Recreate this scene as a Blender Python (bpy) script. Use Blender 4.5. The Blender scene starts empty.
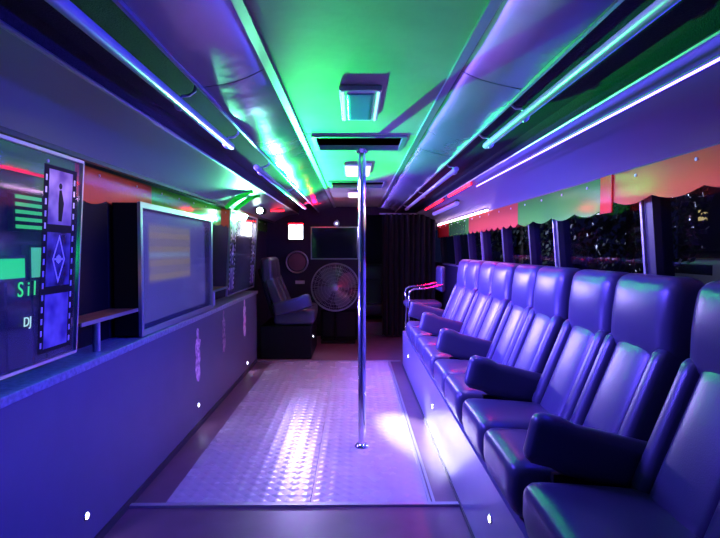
import bpy, bmesh, math, random
from mathutils import Vector, Matrix
random.seed(4)
R = math.radians
S = bpy.context.scene
COL = S.collection

# ------------------------------------------------------------------ camera
cam_d = bpy.data.cameras.new('camera'); cam_d.lens = 27.0; cam_d.sensor_width = 36.0
cam_d.clip_start = 0.02; cam_d.clip_end = 200
cam = bpy.data.objects.new('camera', cam_d); COL.objects.link(cam)
cam.location = (0, 0, 1.3); cam.rotation_euler = (R(90 - 2.01), 0, R(-0.53))
S.camera = cam
# ------------------------------------------------------------------ world (night sky)
W = bpy.data.worlds.new('night'); S.world = W; W.use_nodes = True
W.node_tree.nodes['Background'].inputs[0].default_value = (0.006, 0.008, 0.04, 1)
W.node_tree.nodes['Background'].inputs[1].default_value = 0.5
# ------------------------------------------------------------------ exposure
S.view_settings.view_transform = 'Standard'; S.view_settings.look = 'None'
S.view_settings.exposure = 0.0; S.view_settings.gamma = 1.0; S.view_settings.use_curve_mapping = False
S.cycles.use_denoising = True

# ------------------------------------------------------------------ lamps of the bus and added fill lights
def aim(o, target):
    d = Vector(target) - o.location
    o.rotation_euler = d.to_track_quat('-Z', 'Y').to_euler()
def lamp(name, kind, loc, target, color, power, **kw):
    d = bpy.data.lights.new(name, kind); d.color = color; d.energy = power
    for k, v in kw.items(): setattr(d, k, v)
    o = bpy.data.objects.new(name, d); COL.objects.link(o); o.location = loc
    if target: aim(o, target)
    return o
def strip_lamp(name, loc, target, color, power, length, spread, width=0.02):
    """a long thin area light running along the bus, throwing its light to one side"""
    o = lamp(name, 'AREA', loc, None, color, power, shape='RECTANGLE', size=width, size_y=length, spread=R(spread))
    d = (Vector(target) - Vector(loc)); d.y = 0; d.normalize()
    z = -d; y = Vector((0, 1, 0)); x = y.cross(z)
    o.rotation_euler = Matrix((x, y, z)).transposed().to_euler()
    return o
BLUE = (0.02, 0.015, 1.0); INDIGO = (0.11, 0.07, 1.0); LILAC = (0.52, 0.30, 1.0); GREEN = (0.0, 1.0, 0.11); RED = (1.0, 0.0, 0.05)
# blue ribbon under the right overhead, washing the left counter
strip_lamp('blue_ribbon_light_right', (0.935, 1.3, 1.785), (-1.15, 1.3, 0.55), BLUE, 60, 4.4, 100)
# added unseen indigo fill along the left overhead trim, washing the seats
strip_lamp('indigo_fill_light_left', (-0.86, 4.4, 1.825), (1.0, 4.4, 0.95), INDIGO, 210, 4.2, 95)
# second added fill, unseen at the ledge edge, reaching the seats from lower
strip_lamp('indigo_fill_light_ledge', (-1.125, 4.7, 0.80), (1.0, 4.7, 0.85), INDIGO, 85, 3.0, 80)
# added trim fills without fixtures: violet rakes the right sheet panel, blue the left
strip_lamp('violet_fill_light_trim', (0.386, 3.3, 1.930), (0.62, 3.3, 1.866), (0.28, 0.15, 1.0), 14, 9.4, 110, 0.008)
strip_lamp('blue_fill_light_trim', (-0.325, 0.4, 1.930), (-0.56, 0.4, 1.866), (0.08, 0.09, 1.0), 1.6, 3.4, 110, 0.008)
# warm fills added under the pelmets to brighten the coloured valances opposite
strip_lamp('warm_fill_light_left', (-1.20, 3.6, 1.685), (1.26, 3.6, 1.46), (1.0, 0.74, 0.50), 5, 4.6, 14)
strip_lamp('warm_fill_light_right', (1.20, 4.2, 1.640), (-1.26, 4.2, 1.56), (1.0, 0.72, 0.50), 3, 4.6, 12)
# lilac fill added at the ceiling edge to wash the dance floor
strip_lamp('lilac_fill_light', (0.585, 4.4, 1.858), (-0.02, 4.4, 0.0), LILAC, 18, 3.4, 72)
# green disco lamp at the back, throwing onto the ceiling
lamp('green_disco_light', 'SPOT', (-0.80, 7.20, 1.16), (0.16, 3.15, 2.32), GREEN, 3000, spot_size=R(23), spot_blend=0.75, shadow_soft_size=0.015)
# bright lamp tucked above the left counter
lamp('white_counter_light', 'SPOT', (-1.09, 5.75, 1.64), (-1.07, 3.9, 1.78), (0.15, 1.0, 0.42), 340, spot_size=R(54), spot_blend=1.0, shadow_soft_size=0.03)
lamp('white_beam_light', 'SPOT', (-0.78, 7.2, 1.56), (0.44, 3.72, 0.0), (0.85, 0.85, 1.0), 4500, spot_size=R(8), spot_blend=0.8, shadow_soft_size=0.03)
# the square flood lamp on the front partition
lamp('flood_light', 'SPOT', (-0.81, 7.36, 1.55), (1.7, 3.0, 1.0), (0.42, 0.34, 1.0), 230, spot_size=R(72), spot_blend=0.6, shadow_soft_size=0.08)
# red ribbons
strip_lamp('red_ribbon_light', (0.905, 5.2, 1.82), (0.80, 5.2, 0.5), RED, 24, 3.0, 130)
lamp('red_back_light', 'POINT', (-0.5, 6.9, 1.83), None, RED, 3, shadow_soft_size=0.03)

# ------------------------------------------------------------------ materials
def new_mat(name):
    m = bpy.data.materials.new(name); m.use_nodes = True
    return m, m.node_tree, m.node_tree.nodes['Principled BSDF']
def mat(name, col, rough=0.5, metal=0.0, noise=0, nscale=20.0, bump=0.0, bscale=60.0, spec=0.5, coat=0.0):
    m, nt, p = new_mat(name)
    p.inputs['Base Color'].default_value = (*col, 1); p.inputs['Roughness'].default_value = rough
    p.inputs['Metallic'].default_value = metal; p.inputs['Specular IOR Level'].default_value = spec
    p.inputs['Coat Weight'].default_value = coat
    tc = nt.nodes.new('ShaderNodeTexCoord')
    if noise:
        n = nt.nodes.new('ShaderNodeTexNoise'); n.inputs['Scale'].default_value = nscale; n.inputs['Detail'].default_value = 5
        nt.links.new(tc.outputs['Object'], n.inputs['Vector'])
        r = nt.nodes.new('ShaderNodeMapRange'); r.inputs[1].default_value = 0.3; r.inputs[2].default_value = 0.7
        r.inputs[3].default_value = 1 - noise; r.inputs[4].default_value = 1 + noise
        nt.links.new(n.outputs['Fac'], r.inputs[0])
        mx = nt.nodes.new('ShaderNodeVectorMath'); mx.operation = 'SCALE'; mx.inputs[0].default_value = col
        nt.links.new(r.outputs[0], mx.inputs['Scale']); nt.links.new(mx.outputs[0], p.inputs['Base Color'])
    if bump:
        n = nt.nodes.new('ShaderNodeTexNoise'); n.inputs['Scale'].default_value = bscale; n.inputs['Detail'].default_value = 4
        nt.links.new(tc.outputs['Object'], n.inputs['Vector'])
        b = nt.nodes.new('ShaderNodeBump'); b.inputs['Strength'].default_value = bump; b.inputs['Distance'].default_value = 0.02
        nt.links.new(n.outputs['Fac'], b.inputs['Height']); nt.links.new(b.outputs[0], p.inputs['Normal'])
    return m
def emit(name, col, s):
    m, nt, p = new_mat(name)
    p.inputs['Base Color'].default_value = (0.02, 0.02, 0.02, 1)
    p.inputs['Emission Color'].default_value = (*col, 1); p.inputs['Emission Strength'].default_value = s
    return m
def glass(name, tint=(1, 1, 1), rough=0.02, base=0.0, col=(0, 0, 0)):
    """thin clear sheet: see-through with a mirror sheen; base adds a share of coloured film"""
    m = bpy.data.materials.new(name); m.use_nodes = True; nt = m.node_tree; nt.nodes.clear()
    o = nt.nodes.new('ShaderNodeOutputMaterial'); t = nt.nodes.new('ShaderNodeBsdfTransparent'); t.inputs[0].default_value = (*tint, 1)
    g = nt.nodes.new('ShaderNodeBsdfGlossy'); g.inputs['Roughness'].default_value = rough
    lw = nt.nodes.new('ShaderNodeLayerWeight'); lw.inputs[0].default_value = 0.5
    pw = nt.nodes.new('ShaderNodeMath'); pw.operation = 'POWER'; pw.inputs[1].default_value = 5; nt.links.new(lw.outputs['Facing'], pw.inputs[0])
    f = nt.nodes.new('ShaderNodeMath'); f.operation = 'MULTIPLY_ADD'; f.inputs[1].default_value = 0.85; f.inputs[2].default_value = 0.04; nt.links.new(pw.outputs[0], f.inputs[0])
    mx = nt.nodes.new('ShaderNodeMixShader'); nt.links.new(f.outputs[0], mx.inputs[0])
    body = t.outputs[0]
    if base:
        d = nt.nodes.new('ShaderNodeBsdfDiffuse'); d.inputs[0].default_value = (*col, 1)
        tr = nt.nodes.new('ShaderNodeBsdfTranslucent'); tr.inputs[0].default_value = (*col, 1)
        a = nt.nodes.new('ShaderNodeMixShader'); a.inputs[0].default_value = 0.5
        nt.links.new(d.outputs[0], a.inputs[1]); nt.links.new(tr.outputs[0], a.inputs[2])
        b = nt.nodes.new('ShaderNodeMixShader'); b.inputs[0].default_value = base
        nt.links.new(t.outputs[0], b.inputs[1]); nt.links.new(a.outputs[0], b.inputs[2]); body = b.outputs[0]
    nt.links.new(body, mx.inputs[1]); nt.links.new(g.outputs[0], mx.inputs[2]); nt.links.new(mx.outputs[0], o.inputs[0])
    return m
def tread_mat():
    m, nt, p = new_mat('tread_plate'); p.inputs['Roughness'].default_value = 0.34; p.inputs['Metallic'].default_value = 0.08; p.inputs['Specular IOR Level'].default_value = 0.3
    p.inputs['Base Color'].default_value = (0.40, 0.38, 0.42, 1)
    tc = nt.nodes.new('ShaderNodeTexCoord'); mp = nt.nodes.new('ShaderNodeMapping'); mp.inputs['Rotation'].default_value = (0, 0, R(45))
    nt.links.new(tc.outputs['Object'], mp.inputs[0]); sx = nt.nodes.new('ShaderNodeSeparateXYZ'); nt.links.new(mp.outputs[0], sx.inputs[0])
    def sn(sock, k):
        a = nt.nodes.new('ShaderNodeMath'); a.operation = 'MULTIPLY'; a.inputs[1].default_value = k; nt.links.new(sock, a.inputs[0])
        b = nt.nodes.new('ShaderNodeMath'); b.operation = 'SINE'; nt.links.new(a.outputs[0], b.inputs[0]); return b.outputs[0]
    mu = nt.nodes.new('ShaderNodeMath'); mu.operation = 'MULTIPLY'
    nt.links.new(sn(sx.outputs[0], 60), mu.inputs[0]); nt.links.new(sn(sx.outputs[1], 60), mu.inputs[1])
    ab = nt.nodes.new('ShaderNodeMath'); ab.operation = 'MAXIMUM'; ab.inputs[1].default_value = 0.0; nt.links.new(mu.outputs[0], ab.inputs[0])
    b = nt.nodes.new('ShaderNodeBump'); b.inputs['Strength'].default_value = 0.2; b.inputs['Distance'].default_value = 0.008
    nt.links.new(ab.outputs[0], b.inputs['Height']); nt.links.new(b.outputs[0], p.inputs['Normal'])
    n = nt.nodes.new('ShaderNodeTexNoise'); n.inputs['Scale'].default_value = 5; n.inputs['Detail'].default_value = 6
    nt.links.new(tc.outputs['Object'], n.inputs['Vector'])
    r = nt.nodes.new('ShaderNodeMapRange'); r.inputs[3].default_value = 0.24; r.inputs[4].default_value = 0.30
    nt.links.new(n.outputs['Fac'], r.inputs[0]); nt.links.new(r.outputs[0], p.inputs['Roughness'])
    return m
M = {}
M['ceil'] = mat('ceiling_board', (0.46, 0.45, 0.32), 0.6, noise=0.08, nscale=6, bump=0.05, bscale=25)
M['sidepanel'] = mat('dented_panel', (0.34, 0.34, 0.40), 0.24, 0.5, bump=0.35, bscale=3.2)
M['alu'] = mat('aluminium', (0.40, 0.40, 0.44), 0.38, 0.6)
M['trough'] = mat('dark_carpet', (0.016, 0.016, 0.022), 0.9, noise=0.5, nscale=120, bump=0.4, bscale=200)
M['overpanel'] = mat('overhead_vinyl', (0.20, 0.20, 0.27), 0.40)
M['wallpaint'] = mat('counter_paint', (0.115, 0.115, 0.16), 0.45, noise=0.06, nscale=4)
M['black'] = mat('matt_black', (0.006, 0.006, 0.008), 0.6, spec=0.15)
M['softblack'] = mat('black_cloth', (0.014, 0.014, 0.02), 0.9)
M['darkwall'] = mat('dark_wall', (0.02, 0.02, 0.05), 0.7)
M['ledge'] = mat('ledge_laminate', (0.28, 0.28, 0.34), 0.35, noise=0.35, nscale=45)
M['floor'] = mat('vinyl_floor', (0.12, 0.06, 0.09), 0.35, noise=0.15, nscale=7)
M['rearfloor'] = mat('rear_floor', (0.16, 0.08, 0.10), 0.35, noise=0.2, nscale=6)
M['tread'] = tread_mat()
M['leather'] = mat('seat_leather', (0.060, 0.058, 0.095), 0.31, bump=0.05, bscale=220, spec=0.45)
M['platform'] = mat('platform_panel', (0.20, 0.20, 0.26), 0.28, 0.2, noise=0.06, nscale=5)
M['chrome'] = mat('chrome', (0.85, 0.85, 0.88), 0.12, 1.0)
M['rail'] = mat('rail_enamel', (0.42, 0.42, 0.48), 0.3)
M['steel'] = mat('satin_steel', (0.6, 0.6, 0.64), 0.3, 0.9)
M['wood'] = mat('varnished_wood', (0.42, 0.16, 0.06), 0.35, noise=0.3, nscale=14)
M['post'] = mat('window_post', (0.022, 0.022, 0.035), 0.4)
M['white'] = mat('white_plastic', (0.8, 0.8, 0.82), 0.4)
M['led_white'] = emit('led_white', (0.10, 0.07, 1.0), 20.0)
M['led_pink'] = emit('led_pink_white', (1.0, 0.62, 1.0), 18.0)
M['led_violet'] = emit('led_violet', (0.22, 0.14, 1.0), 1.2)
M['led_red'] = emit('led_red', (1.0, 0.004, 0.010), 16)
M['led_red_dim'] = emit('led_red_dim', (1.0, 0.01, 0.05), 1.2)
M['led_spot'] = emit('led_spot', (0.75, 0.75, 1.0), 14)
M['lamp_warm'] = emit('lamp_warm', (1.0, 0.72, 0.80), 2.2)
M['lamp_cool'] = emit('lamp_cool', (0.80, 0.86, 1.0), 8)
M['lamp_greenwhite'] = emit('lamp_green_white', (0.7, 1.0, 0.85), 26)
M['lens'] = mat('lamp_lens', (0.10, 0.42, 0.50), 0.25)
M['led_cyan'] = emit('led_cyan', (0.35, 0.8, 1.0), 1.6)
M['glass'] = glass('window_glass', (0.80, 0.82, 0.95))
M['boothglass'] = glass('music_booth_glass', (0.9, 0.9, 0.95), 0.06, 0.06, (0.3, 0.3, 0.5))
M['panelglass'] = glass('booth_glass', (0.85, 0.85, 0.95), 0.12, 0.16, (0.35, 0.35, 0.6))
M['acr_orange'] = glass('orange_acrylic', (1.0, 0.42, 0.25), 0.12, 0.62, (0.85, 0.24, 0.10))
M['acr_green'] = glass('green_acrylic', (0.35, 1.0, 0.30), 0.12, 0.62, (0.16, 0.70, 0.08))
M['acr_red'] = glass('red_acrylic', (1.0, 0.15, 0.08), 0.12, 0.8, (0.85, 0.06, 0.03))
M['green_plastic'] = mat('green_plastic', (0.03, 0.40, 0.08), 0.4)

# ------------------------------------------------------------------ mesh helpers
def obj(name, bm, m, parent=None, smooth=True):
    me = bpy.data.meshes.new(name); bm.normal_update(); bm.to_mesh(me); bm.free()
    me.materials.append(m)
    if smooth:
        for p in me.polygons: p.use_smooth = True
        try: me.set_sharp_from_angle(angle=R(40))
        except Exception: pass
    o = bpy.data.objects.new(name, me); COL.objects.link(o)
    if parent: o.parent = parent
    return o
def tag(o, label, cat, group=None):
    o['label'] = label; o['category'] = cat
    if group: o['group'] = group
    return o
def thing(name, label, cat, loc=(0, 0, 0), rz=0, group=None):
    o = bpy.data.objects.new(name, None); COL.objects.link(o); o.location = loc; o.rotation_euler = (0, 0, rz)
    o.empty_display_size = 0.1
    return tag(o, label, cat, group)
def struct(name, bm, m, parent=None, smooth=False):
    o = obj(name, bm, m, parent, smooth); o['kind'] = 'structure'; return o
def dup(root, loc, rz, label, group=None):
    r = root.copy(); COL.objects.link(r); r.location = loc; r.rotation_euler = (0, 0, rz); r['label'] = label
    if group: r['group'] = group
    for ch in list(root.children):
        c = ch.copy(); COL.objects.link(c); c.parent = r
        for g in list(ch.children):
            d = g.copy(); COL.objects.link(d); d.parent = c
    return r
def box(bm, x0, x1, y0, y1, z0, z1, bev=0):
    g = bmesh.ops.create_cube(bm, size=1)['verts']
    for v in g:
        v.co = Vector(((x0 + x1) / 2 + v.co.x * (x1 - x0), (y0 + y1) / 2 + v.co.y * (y1 - y0), (z0 + z1) / 2 + v.co.z * (z1 - z0)))
    if bev:
        es = list({e for v in g for e in v.link_edges})
        bmesh.ops.bevel(bm, geom=es, offset=bev, segments=2, profile=0.5, affect='EDGES')
    return bm
def bx(*a, **k): return box(bmesh.new(), *a, **k)
def tube(bm, pts, r, n=12, cap=True):
    pts = [Vector(p) for p in pts]; rings = []
    rr = r if isinstance(r, (list, tuple)) else [r] * len(pts)
    up = None
    for i, p in enumerate(pts):
        t = (pts[min(i + 1, len(pts) - 1)] - pts[max(i - 1, 0)]).normalized()
        if up is None:
            up = Vector((0, 0, 1)) if abs(t.z) < 0.9 else Vector((1, 0, 0))
        a = t.cross(up).normalized(); b = a.cross(t).normalized(); up = b
        rings.append([bm.verts.new(p + rr[i] * (a * math.cos(2 * math.pi * k / n) + b * math.sin(2 * math.pi * k / n))) for k in range(n)])
    for i in range(len(rings) - 1):
        for k in range(n):
            bm.faces.new((rings[i][k], rings[i][(k + 1) % n], rings[i + 1][(k + 1) % n], rings[i + 1][k]))
    if cap:
        bm.faces.new(rings[0][::-1]); bm.faces.new(rings[-1])
    return bm
def tb(pts, r, n=12): return tube(bmesh.new(), pts, r, n)
def ring(bm, c, rad, r, axis='y', n=40, m=8):
    vs = []
    for i in range(n):
        a = 2 * math.pi * i / n; row = []
        for j in range(m):
            b = 2 * math.pi * j / m; q = rad + r * math.cos(b); w = r * math.sin(b)
            if axis == 'y': co = (q * math.cos(a), w, q * math.sin(a))
            elif axis == 'x': co = (w, q * math.cos(a), q * math.sin(a))
            else: co = (q * math.cos(a), q * math.sin(a), w)
            row.append(bm.verts.new(Vector(c) + Vector(co)))
        vs.append(row)
    for i in range(n):
        for j in range(m):
            bm.faces.new((vs[i][j], vs[(i + 1) % n][j], vs[(i + 1) % n][(j + 1) % m], vs[i][(j + 1) % m]))
    return bm
def rbox(size, r, n=8, fn=None, M4=None):
    """soft cushion block centred at the origin; fn reshapes each point, M4 places it"""
    bm = bmesh.new(); bmesh.ops.create_cube(bm, size=2)
    bmesh.ops.subdivide_edges(bm, edges=bm.edges[:], cuts=n, use_grid_fill=True)
    h = Vector(size) / 2; r = min(r, h.x * .99, h.y * .99, h.z * .99)
    for v in bm.verts:
        def warp(t, hh):            # spend more rows near the rounded edges
            s = math.copysign(abs(t) ** 0.55, t) if t else 0
            return s * hh
        p = Vector((warp(v.co.x, h.x), warp(v.co.y, h.y), warp(v.co.z, h.z)))
        q = Vector((max(-h.x + r, min(h.x - r, p.x)), max(-h.y + r, min(h.y - r, p.y)), max(-h.z + r, min(h.z - r, p.z))))
        d = p - q
        if d.length > 1e-7: p = q + d.normalized() * r if d.length > r or True else p
        if fn: p = fn(p, h)
        v.co = M4 @ p if M4 else p
    return bm
def sheet(prof, y0, y1, thick=0.0, ny=1):
    """profile [(x,z),...] extruded along the bus; optional thickness upward/outward"""
    bm = bmesh.new(); rows = []
    for i in range(ny + 1):
        y = y0 + (y1 - y0) * i / ny
        rows.append([bm.verts.new((x, y, z)) for x, z in prof])
    for i in range(ny):
        for k in range(len(prof) - 1):
            bm.faces.new((rows[i][k], rows[i][k + 1], rows[i + 1][k + 1], rows[i + 1][k]))
    if thick:
        bmesh.ops.recalc_face_normals(bm, faces=bm.faces[:])
        r = bmesh.ops.solidify(bm, geom=bm.faces[:], thickness=thick)
    return bm
def prism_yz(poly, x0, x1):
    """polygon [(y,z)] given depth along x"""
    bm = bmesh.new(); a = [bm.verts.new((x0, y, z)) for y, z in poly]; b = [bm.verts.new((x1, y, z)) for y, z in poly]
    bm.faces.new(a); bm.faces.new(b[::-1]); n = len(poly)
    for i in range(n): bm.faces.new((a[i], b[i], b[(i + 1) % n], a[(i + 1) % n]))
    bmesh.ops.recalc_face_normals(bm, faces=bm.faces[:]); return bm
def disc(bm, c, rad, depth, axis, n=24):
    c = Vector(c); ax = {'x': Vector((1, 0, 0)), 'y': Vector((0, 1, 0)), 'z': Vector((0, 0, 1))}[axis]
    return tube(bm, [c - ax * depth / 2, c + ax * depth / 2], rad, n)
def text(name, body, size, m, parent, mtx, depth=0.001):
    cu = bpy.data.curves.new(name, 'FONT'); cu.body = body; cu.size = size; cu.extrude = depth; cu.align_x = 'CENTER'; cu.align_y = 'CENTER'
    cu.materials.append(m)
    tmp = bpy.data.objects.new('tmp', cu); COL.objects.link(tmp); dg = bpy.context.evaluated_depsgraph_get()
    me = bpy.data.meshes.new_from_object(tmp.evaluated_get(dg)); bpy.data.objects.remove(tmp)
    o = bpy.data.objects.new(name, me); COL.objects.link(o); o.parent = parent; o.matrix_local = mtx
    return o
def arc(c, r, a0, a1, n, plane):
    out = []
    for i in range(n + 1):
        a = R(a0 + (a1 - a0) * i / n); u, v = r * math.cos(a), r * math.sin(a)
        out.append((c[0] + (u if plane[0] == 'x' else 0), c[1] + (u if plane[0] == 'y' else 0), c[2] + v))
    return out
FAR, NEAR, END = 8.15, -1.6, 9.6

# ------------------------------------------------------------------ room shell
fl = struct('floor', bx(-1.32, 1.32, NEAR, 6.27, -0.08, 0.0), M['floor'])
struct('floor_rear', bx(-1.32, 1.32, 6.27, END, -0.08, 0.0), M['rearfloor'])
# tread plate laid over the aisle, two sheets
tag(obj('tread_plate', bx(-0.97, -0.232, 2.72, 6.25, 0.0, 0.006), M['tread'], smooth=False), 'left half of the raised-pattern metal dance floor sheet', 'floor plate', 'metal dance floor sheets')
tag(obj('tread_plate', bx(-0.228, 0.375, 2.72, 6.25, 0.0, 0.006), M['tread'], smooth=False), 'right half of the raised-pattern metal dance floor sheet around the pole', 'floor plate', 'metal dance floor sheets')
def tri(n, bm, m=None): return struct('trim_%d' % n, bm, m or M['alu'])
tri(1, bx(-1.15, 0.53, 2.69, 2.72, 0.0, 0.012)); tri(2, bx(-1.15, 0.53, 6.25, 6.28, 0.0, 0.012))
b = bx(0.375, 0.389, 2.72, 6.25, 0.0, 0.012); box(b, 0.396, 0.412, 2.72, 6.25, 0.0, 0.010); tri(3, b)
# ceiling: centre boards with cut-outs left for the two roof hatches
b = bmesh.new()
for y0, y1 in ((NEAR, 3.045), (3.055, 3.10), (3.48, 5.12), (5.55, FAR + 0.02)): box(b, -0.31, 0.37, y0, y1, 1.95, 1.97)
for y0, y1 in ((3.10, 3.48), (5.12, 5.55)):
    box(b, -0.31, -0.23, y0, y1, 1.95, 1.97); box(b, 0.28, 0.37, y0, y1, 1.95, 1.97)
struct('ceiling', b, M['ceil'])
struct('ceiling_outer', bx(-1.36, 1.36, NEAR, END, 2.08, 2.12), M['darkwall'])
for k, (y0, y1) in enumerate(((3.10, 3.48), (5.12, 5.55))):
    t = thing('roof_hatch', ['dark recessed roof hatch with pale rim at the top of the pole', 'farther dark roof hatch between the second and third ceiling lamps'][k], 'roof hatch', (0.025, (y0 + y1) / 2, 1.95), 0, 'roof hatches')
    hy = (y1 - y0) / 2
    f = bx(-0.272, 0.272, -hy - .02, -hy, -0.012, 0.0); box(f, -0.272, 0.272, hy, hy + .02, -0.012, 0.0); box(f, -0.275, -0.25, -hy, hy, -0.012, 0.0); box(f, 0.25, 0.275, -hy, hy, -0.012, 0.0)
    obj('hatch_rim', f, M['alu'], t, False)
    f = bx(-0.25, 0.25, -hy, hy, 0.06, 0.07)
    obj('hatch_cover', f, M['black'], t, False)
# ceiling edge trims and the side panels
LE, RE = -0.545, 0.605
tri(4, bx(-0.318, -0.287, NEAR, FAR, 1.938, 1.95)); tri(5, bx(0.347, 0.378, NEAR, FAR, 1.938, 1.95))
def sidepanel(n, x0, x1):
    """thin sheet panels with lap joints, slightly bowed"""
    b = bmesh.new(); ys = [NEAR, 0.6, 1.95, 3.35, 4.6, 5.9, FAR]
    for i in range(len(ys) - 1):
        g = sheet([(x0 + (x1 - x0) * t, 1.945 - 0.07 * t - 0.012 * math.sin(math.pi * t)) for t in [k / 6 for k in range(7)]], ys[i] + .004, ys[i + 1] - .004, 0, 10)
        me = bpy.data.meshes.new('tmp'); g.to_mesh(me); g.free(); b.from_mesh(me); bpy.data.meshes.remove(me)
    for v in b.verts:
        v.co.z += 0.004 * math.sin(v.co.y * 9.1 + v.co.x * 13) * math.sin(v.co.x * 17 + 1)
    return struct('ceiling_panel_%s' % n, b, M['sidepanel'], smooth=True)
sidepanel('left', -0.315, LE); sidepanel('right', 0.375, RE)
def overhead(side, s, c):
    X = lambda v: c + s * v
    e = 0.575
    b = sheet([(X(e), 1.872), (X(e + .006), 1.935), (X(0.865), 1.915), (X(0.878), 1.842)], NEAR, FAR)
    struct('overhead_trough_' + side, b, M['trough'])
    zl = 1.715 if s < 0 else 1.665
    pr = []
    for i in range(11):
        t = i / 10; pr.append((X(0.878 + 0.372 * t), 1.842 + (zl - 1.842) * t + 0.030 * math.sin(math.pi * t)))
    struct('overhead_panel_' + side, sheet(pr, NEAR, FAR), M['overpanel'], smooth=True)
    struct('overhead_edge_' + side, bx(min(X(e - .006), X(e + .006)), max(X(e - .006), X(e + .006)), NEAR, FAR, 1.866, 1.878), M['alu'])
    struct('overhead_bead_' + side, tb([(X(0.878), NEAR, 1.842), (X(0.878), FAR, 1.842)], 0.008, 8), M['alu'])
    struct('pelmet_' + side, bx(min(X(1.235), X(1.262)), max(X(1.235), X(1.262)), NEAR, FAR, zl - .012, zl + .008), M['post'])
    return zl
overhead('left', -1, 0.03); overhead('right', 1, 0.03)
# outer side walls with window openings (right) / boarded band (left)
XR = 1.33
struct('wall_right', bx(XR, XR + .06, NEAR, END, -0.05, 1.10), M['darkwall'])
struct('wall_right_upper', bx(XR, XR + .06, NEAR, END, 1.64, 2.1), M['darkwall'])
struct('wall_left', bx(-1.40, -1.33, NEAR, END, -0.05, 2.1), M['darkwall'])
struct('wall_rear', bx(-1.4, 1.4, NEAR - .06, NEAR, -0.05, 2.1), M['darkwall'])
# counter front
struct('wall_counter', bx(-1.25, -1.15, NEAR, 6.30, 0.0, 0.788), M['wallpaint'])
b = bx(-1.33, -1.135, NEAR, 6.32, 0.79, 0.825, bev=0.004)
tag(obj('counter_ledge', b, M['ledge'], smooth=False), 'long speckled grey ledge along the top of the left counter', 'ledge')
struct('baseboard_left', bx(-1.15, -1.138, NEAR, 6.30, 0.0, 0.035), M['post'])
struct('baseboard_right', bx(0.527, 0.535, NEAR, 6.02, 0.0, 0.02), M['post'])
# front partition, doorway and cab beyond
struct('wall_front', bx(-1.33, 0.06, FAR, FAR + .05, 0.0, 2.08), M['darkwall'])
b = bx(0.06, 1.33, FAR, FAR + .05, 1.83, 2.08); struct('wall_front_header', b, M['darkwall'])
struct('wall_end', bx(-1.4, 1.4, END, END + .06, -0.05, 2.1), M['darkwall'])
tag(obj('step', bx(0.10, 0.62, 8.25, 8.7, 0.0, 0.19, bev=0.008), M['rearfloor'], smooth=False), 'low reddish step in the dark doorway right of the pole', 'step')
# right windows: posts and panes
def lean(bm):
    for v in bm.verts: v.co.x -= (v.co.z - 1.1) / .54 * .045
    return bm
posts = [(-0.9, .05), (0.2, .05), (1.25, .05), (2.36, .085), (3.44, .06), (3.98, .03), (4.70, .05), (5.44, .06), (6.12, .05), (7.0, .05), (8.1, .05)]
n = 1
for i, (y, w) in enumerate(posts):
    struct('window_post_%d' % (i + 1), lean(bx(XR - .02, XR + .06, y - w / 2, y + w / 2, 1.08, 1.66)), M['post'])
    if w > .055: struct('window_edge_%d' % (i + 1), lean(bx(XR - .03, XR - .02, y + w / 2 - .016, y + w / 2, 1.08, 1.66)), M['alu'])
for i in range(len(posts) - 1):
    y0, y1 = posts[i][0] + posts[i][1] / 2, posts[i + 1][0] - posts[i + 1][1] / 2
    w = struct('window_%d' % (i + 1), lean(bx(XR + .015, XR + .021, y0, y1, 1.10, 1.64)), M['glass'])
    struct('window_sill_%d' % (i + 1), bx(XR - .02, XR + .015, y0, y1, 1.085, 1.105), M['alu'])

# ------------------------------------------------------------------ scalloped acrylic valances
def scallop(y0, y1, x, z0, z1, pitch=0.11, depth=0.018):
    k = max(1, round((y1 - y0) / pitch)); poly = [(y0, z1)]
    for i in range(k * 6 + 1):
        u = i / (k * 6); poly.append((y0 + (y1 - y0) * u, z0 + depth * (1 - abs(math.sin(math.pi * u * k)))))
    poly.append((y1, z1))
    return prism_yz(poly, x - 0.002, x + 0.002)
def valance(label, segs, x, z0, z1, group, sx):
    for (y0, y1, mk, lab) in segs:
        t = thing('window_valance', lab, 'valance', (x, (y0 + y1) / 2, z1), 0, group)
        yc = (y0 + y1) / 2; h = (y1 - y0) / 2
        obj('valance_sheet', scallop(-h, h, 0, (z0 if lab.startswith(('wide', 'small')) else z0 - .03) - z1, 0, .36 if yc < 5 else .2, .026), M[mk], t, False)
        kk = max(2, int((y1 - y0) / 0.35)); sc0 = None
        for i in range(kk):
            if sc0 is None: sc0 = obj('fixing_screw', disc(bmesh.new(), (sx * .004, 0, -0.03), 0.007, 0.006, 'x', 10), M['steel'], t)
            else:
                so = sc0.copy(); COL.objects.link(so); so.parent = t; sc_ = so
            (sc0 if i == 0 else so).location = (0, -h + (i + .5) * 2 * h / kk, 0)
VX = 1.244
valance('', [
    (0.9, 2.60, 'acr_orange', 'wide orange scalloped acrylic window valance nearest on the right'),
    (2.71, 4.12, 'acr_green', 'green scalloped acrylic valance over the right windows beside a red strip'),
    (4.12, 5.90, 'acr_orange', 'salmon scalloped acrylic valance over the middle right windows'),
    (5.90, 7.15, 'acr_green', 'bright green scalloped valance under the far white light strip'),
    (7.15, 8.10, 'acr_red', 'bright red scalloped valance at the far end of the right windows')],
    VX, 1.505, 1.66, 'right window valances', -1)
tag(obj('valance_joint', bx(VX - .012, VX - .003, 2.595, 2.715, 1.48, 1.662, bev=.002), M['acr_red'], smooth=False), 'narrow upright red acrylic strip joining the orange and green valances', 'valance')
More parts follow.
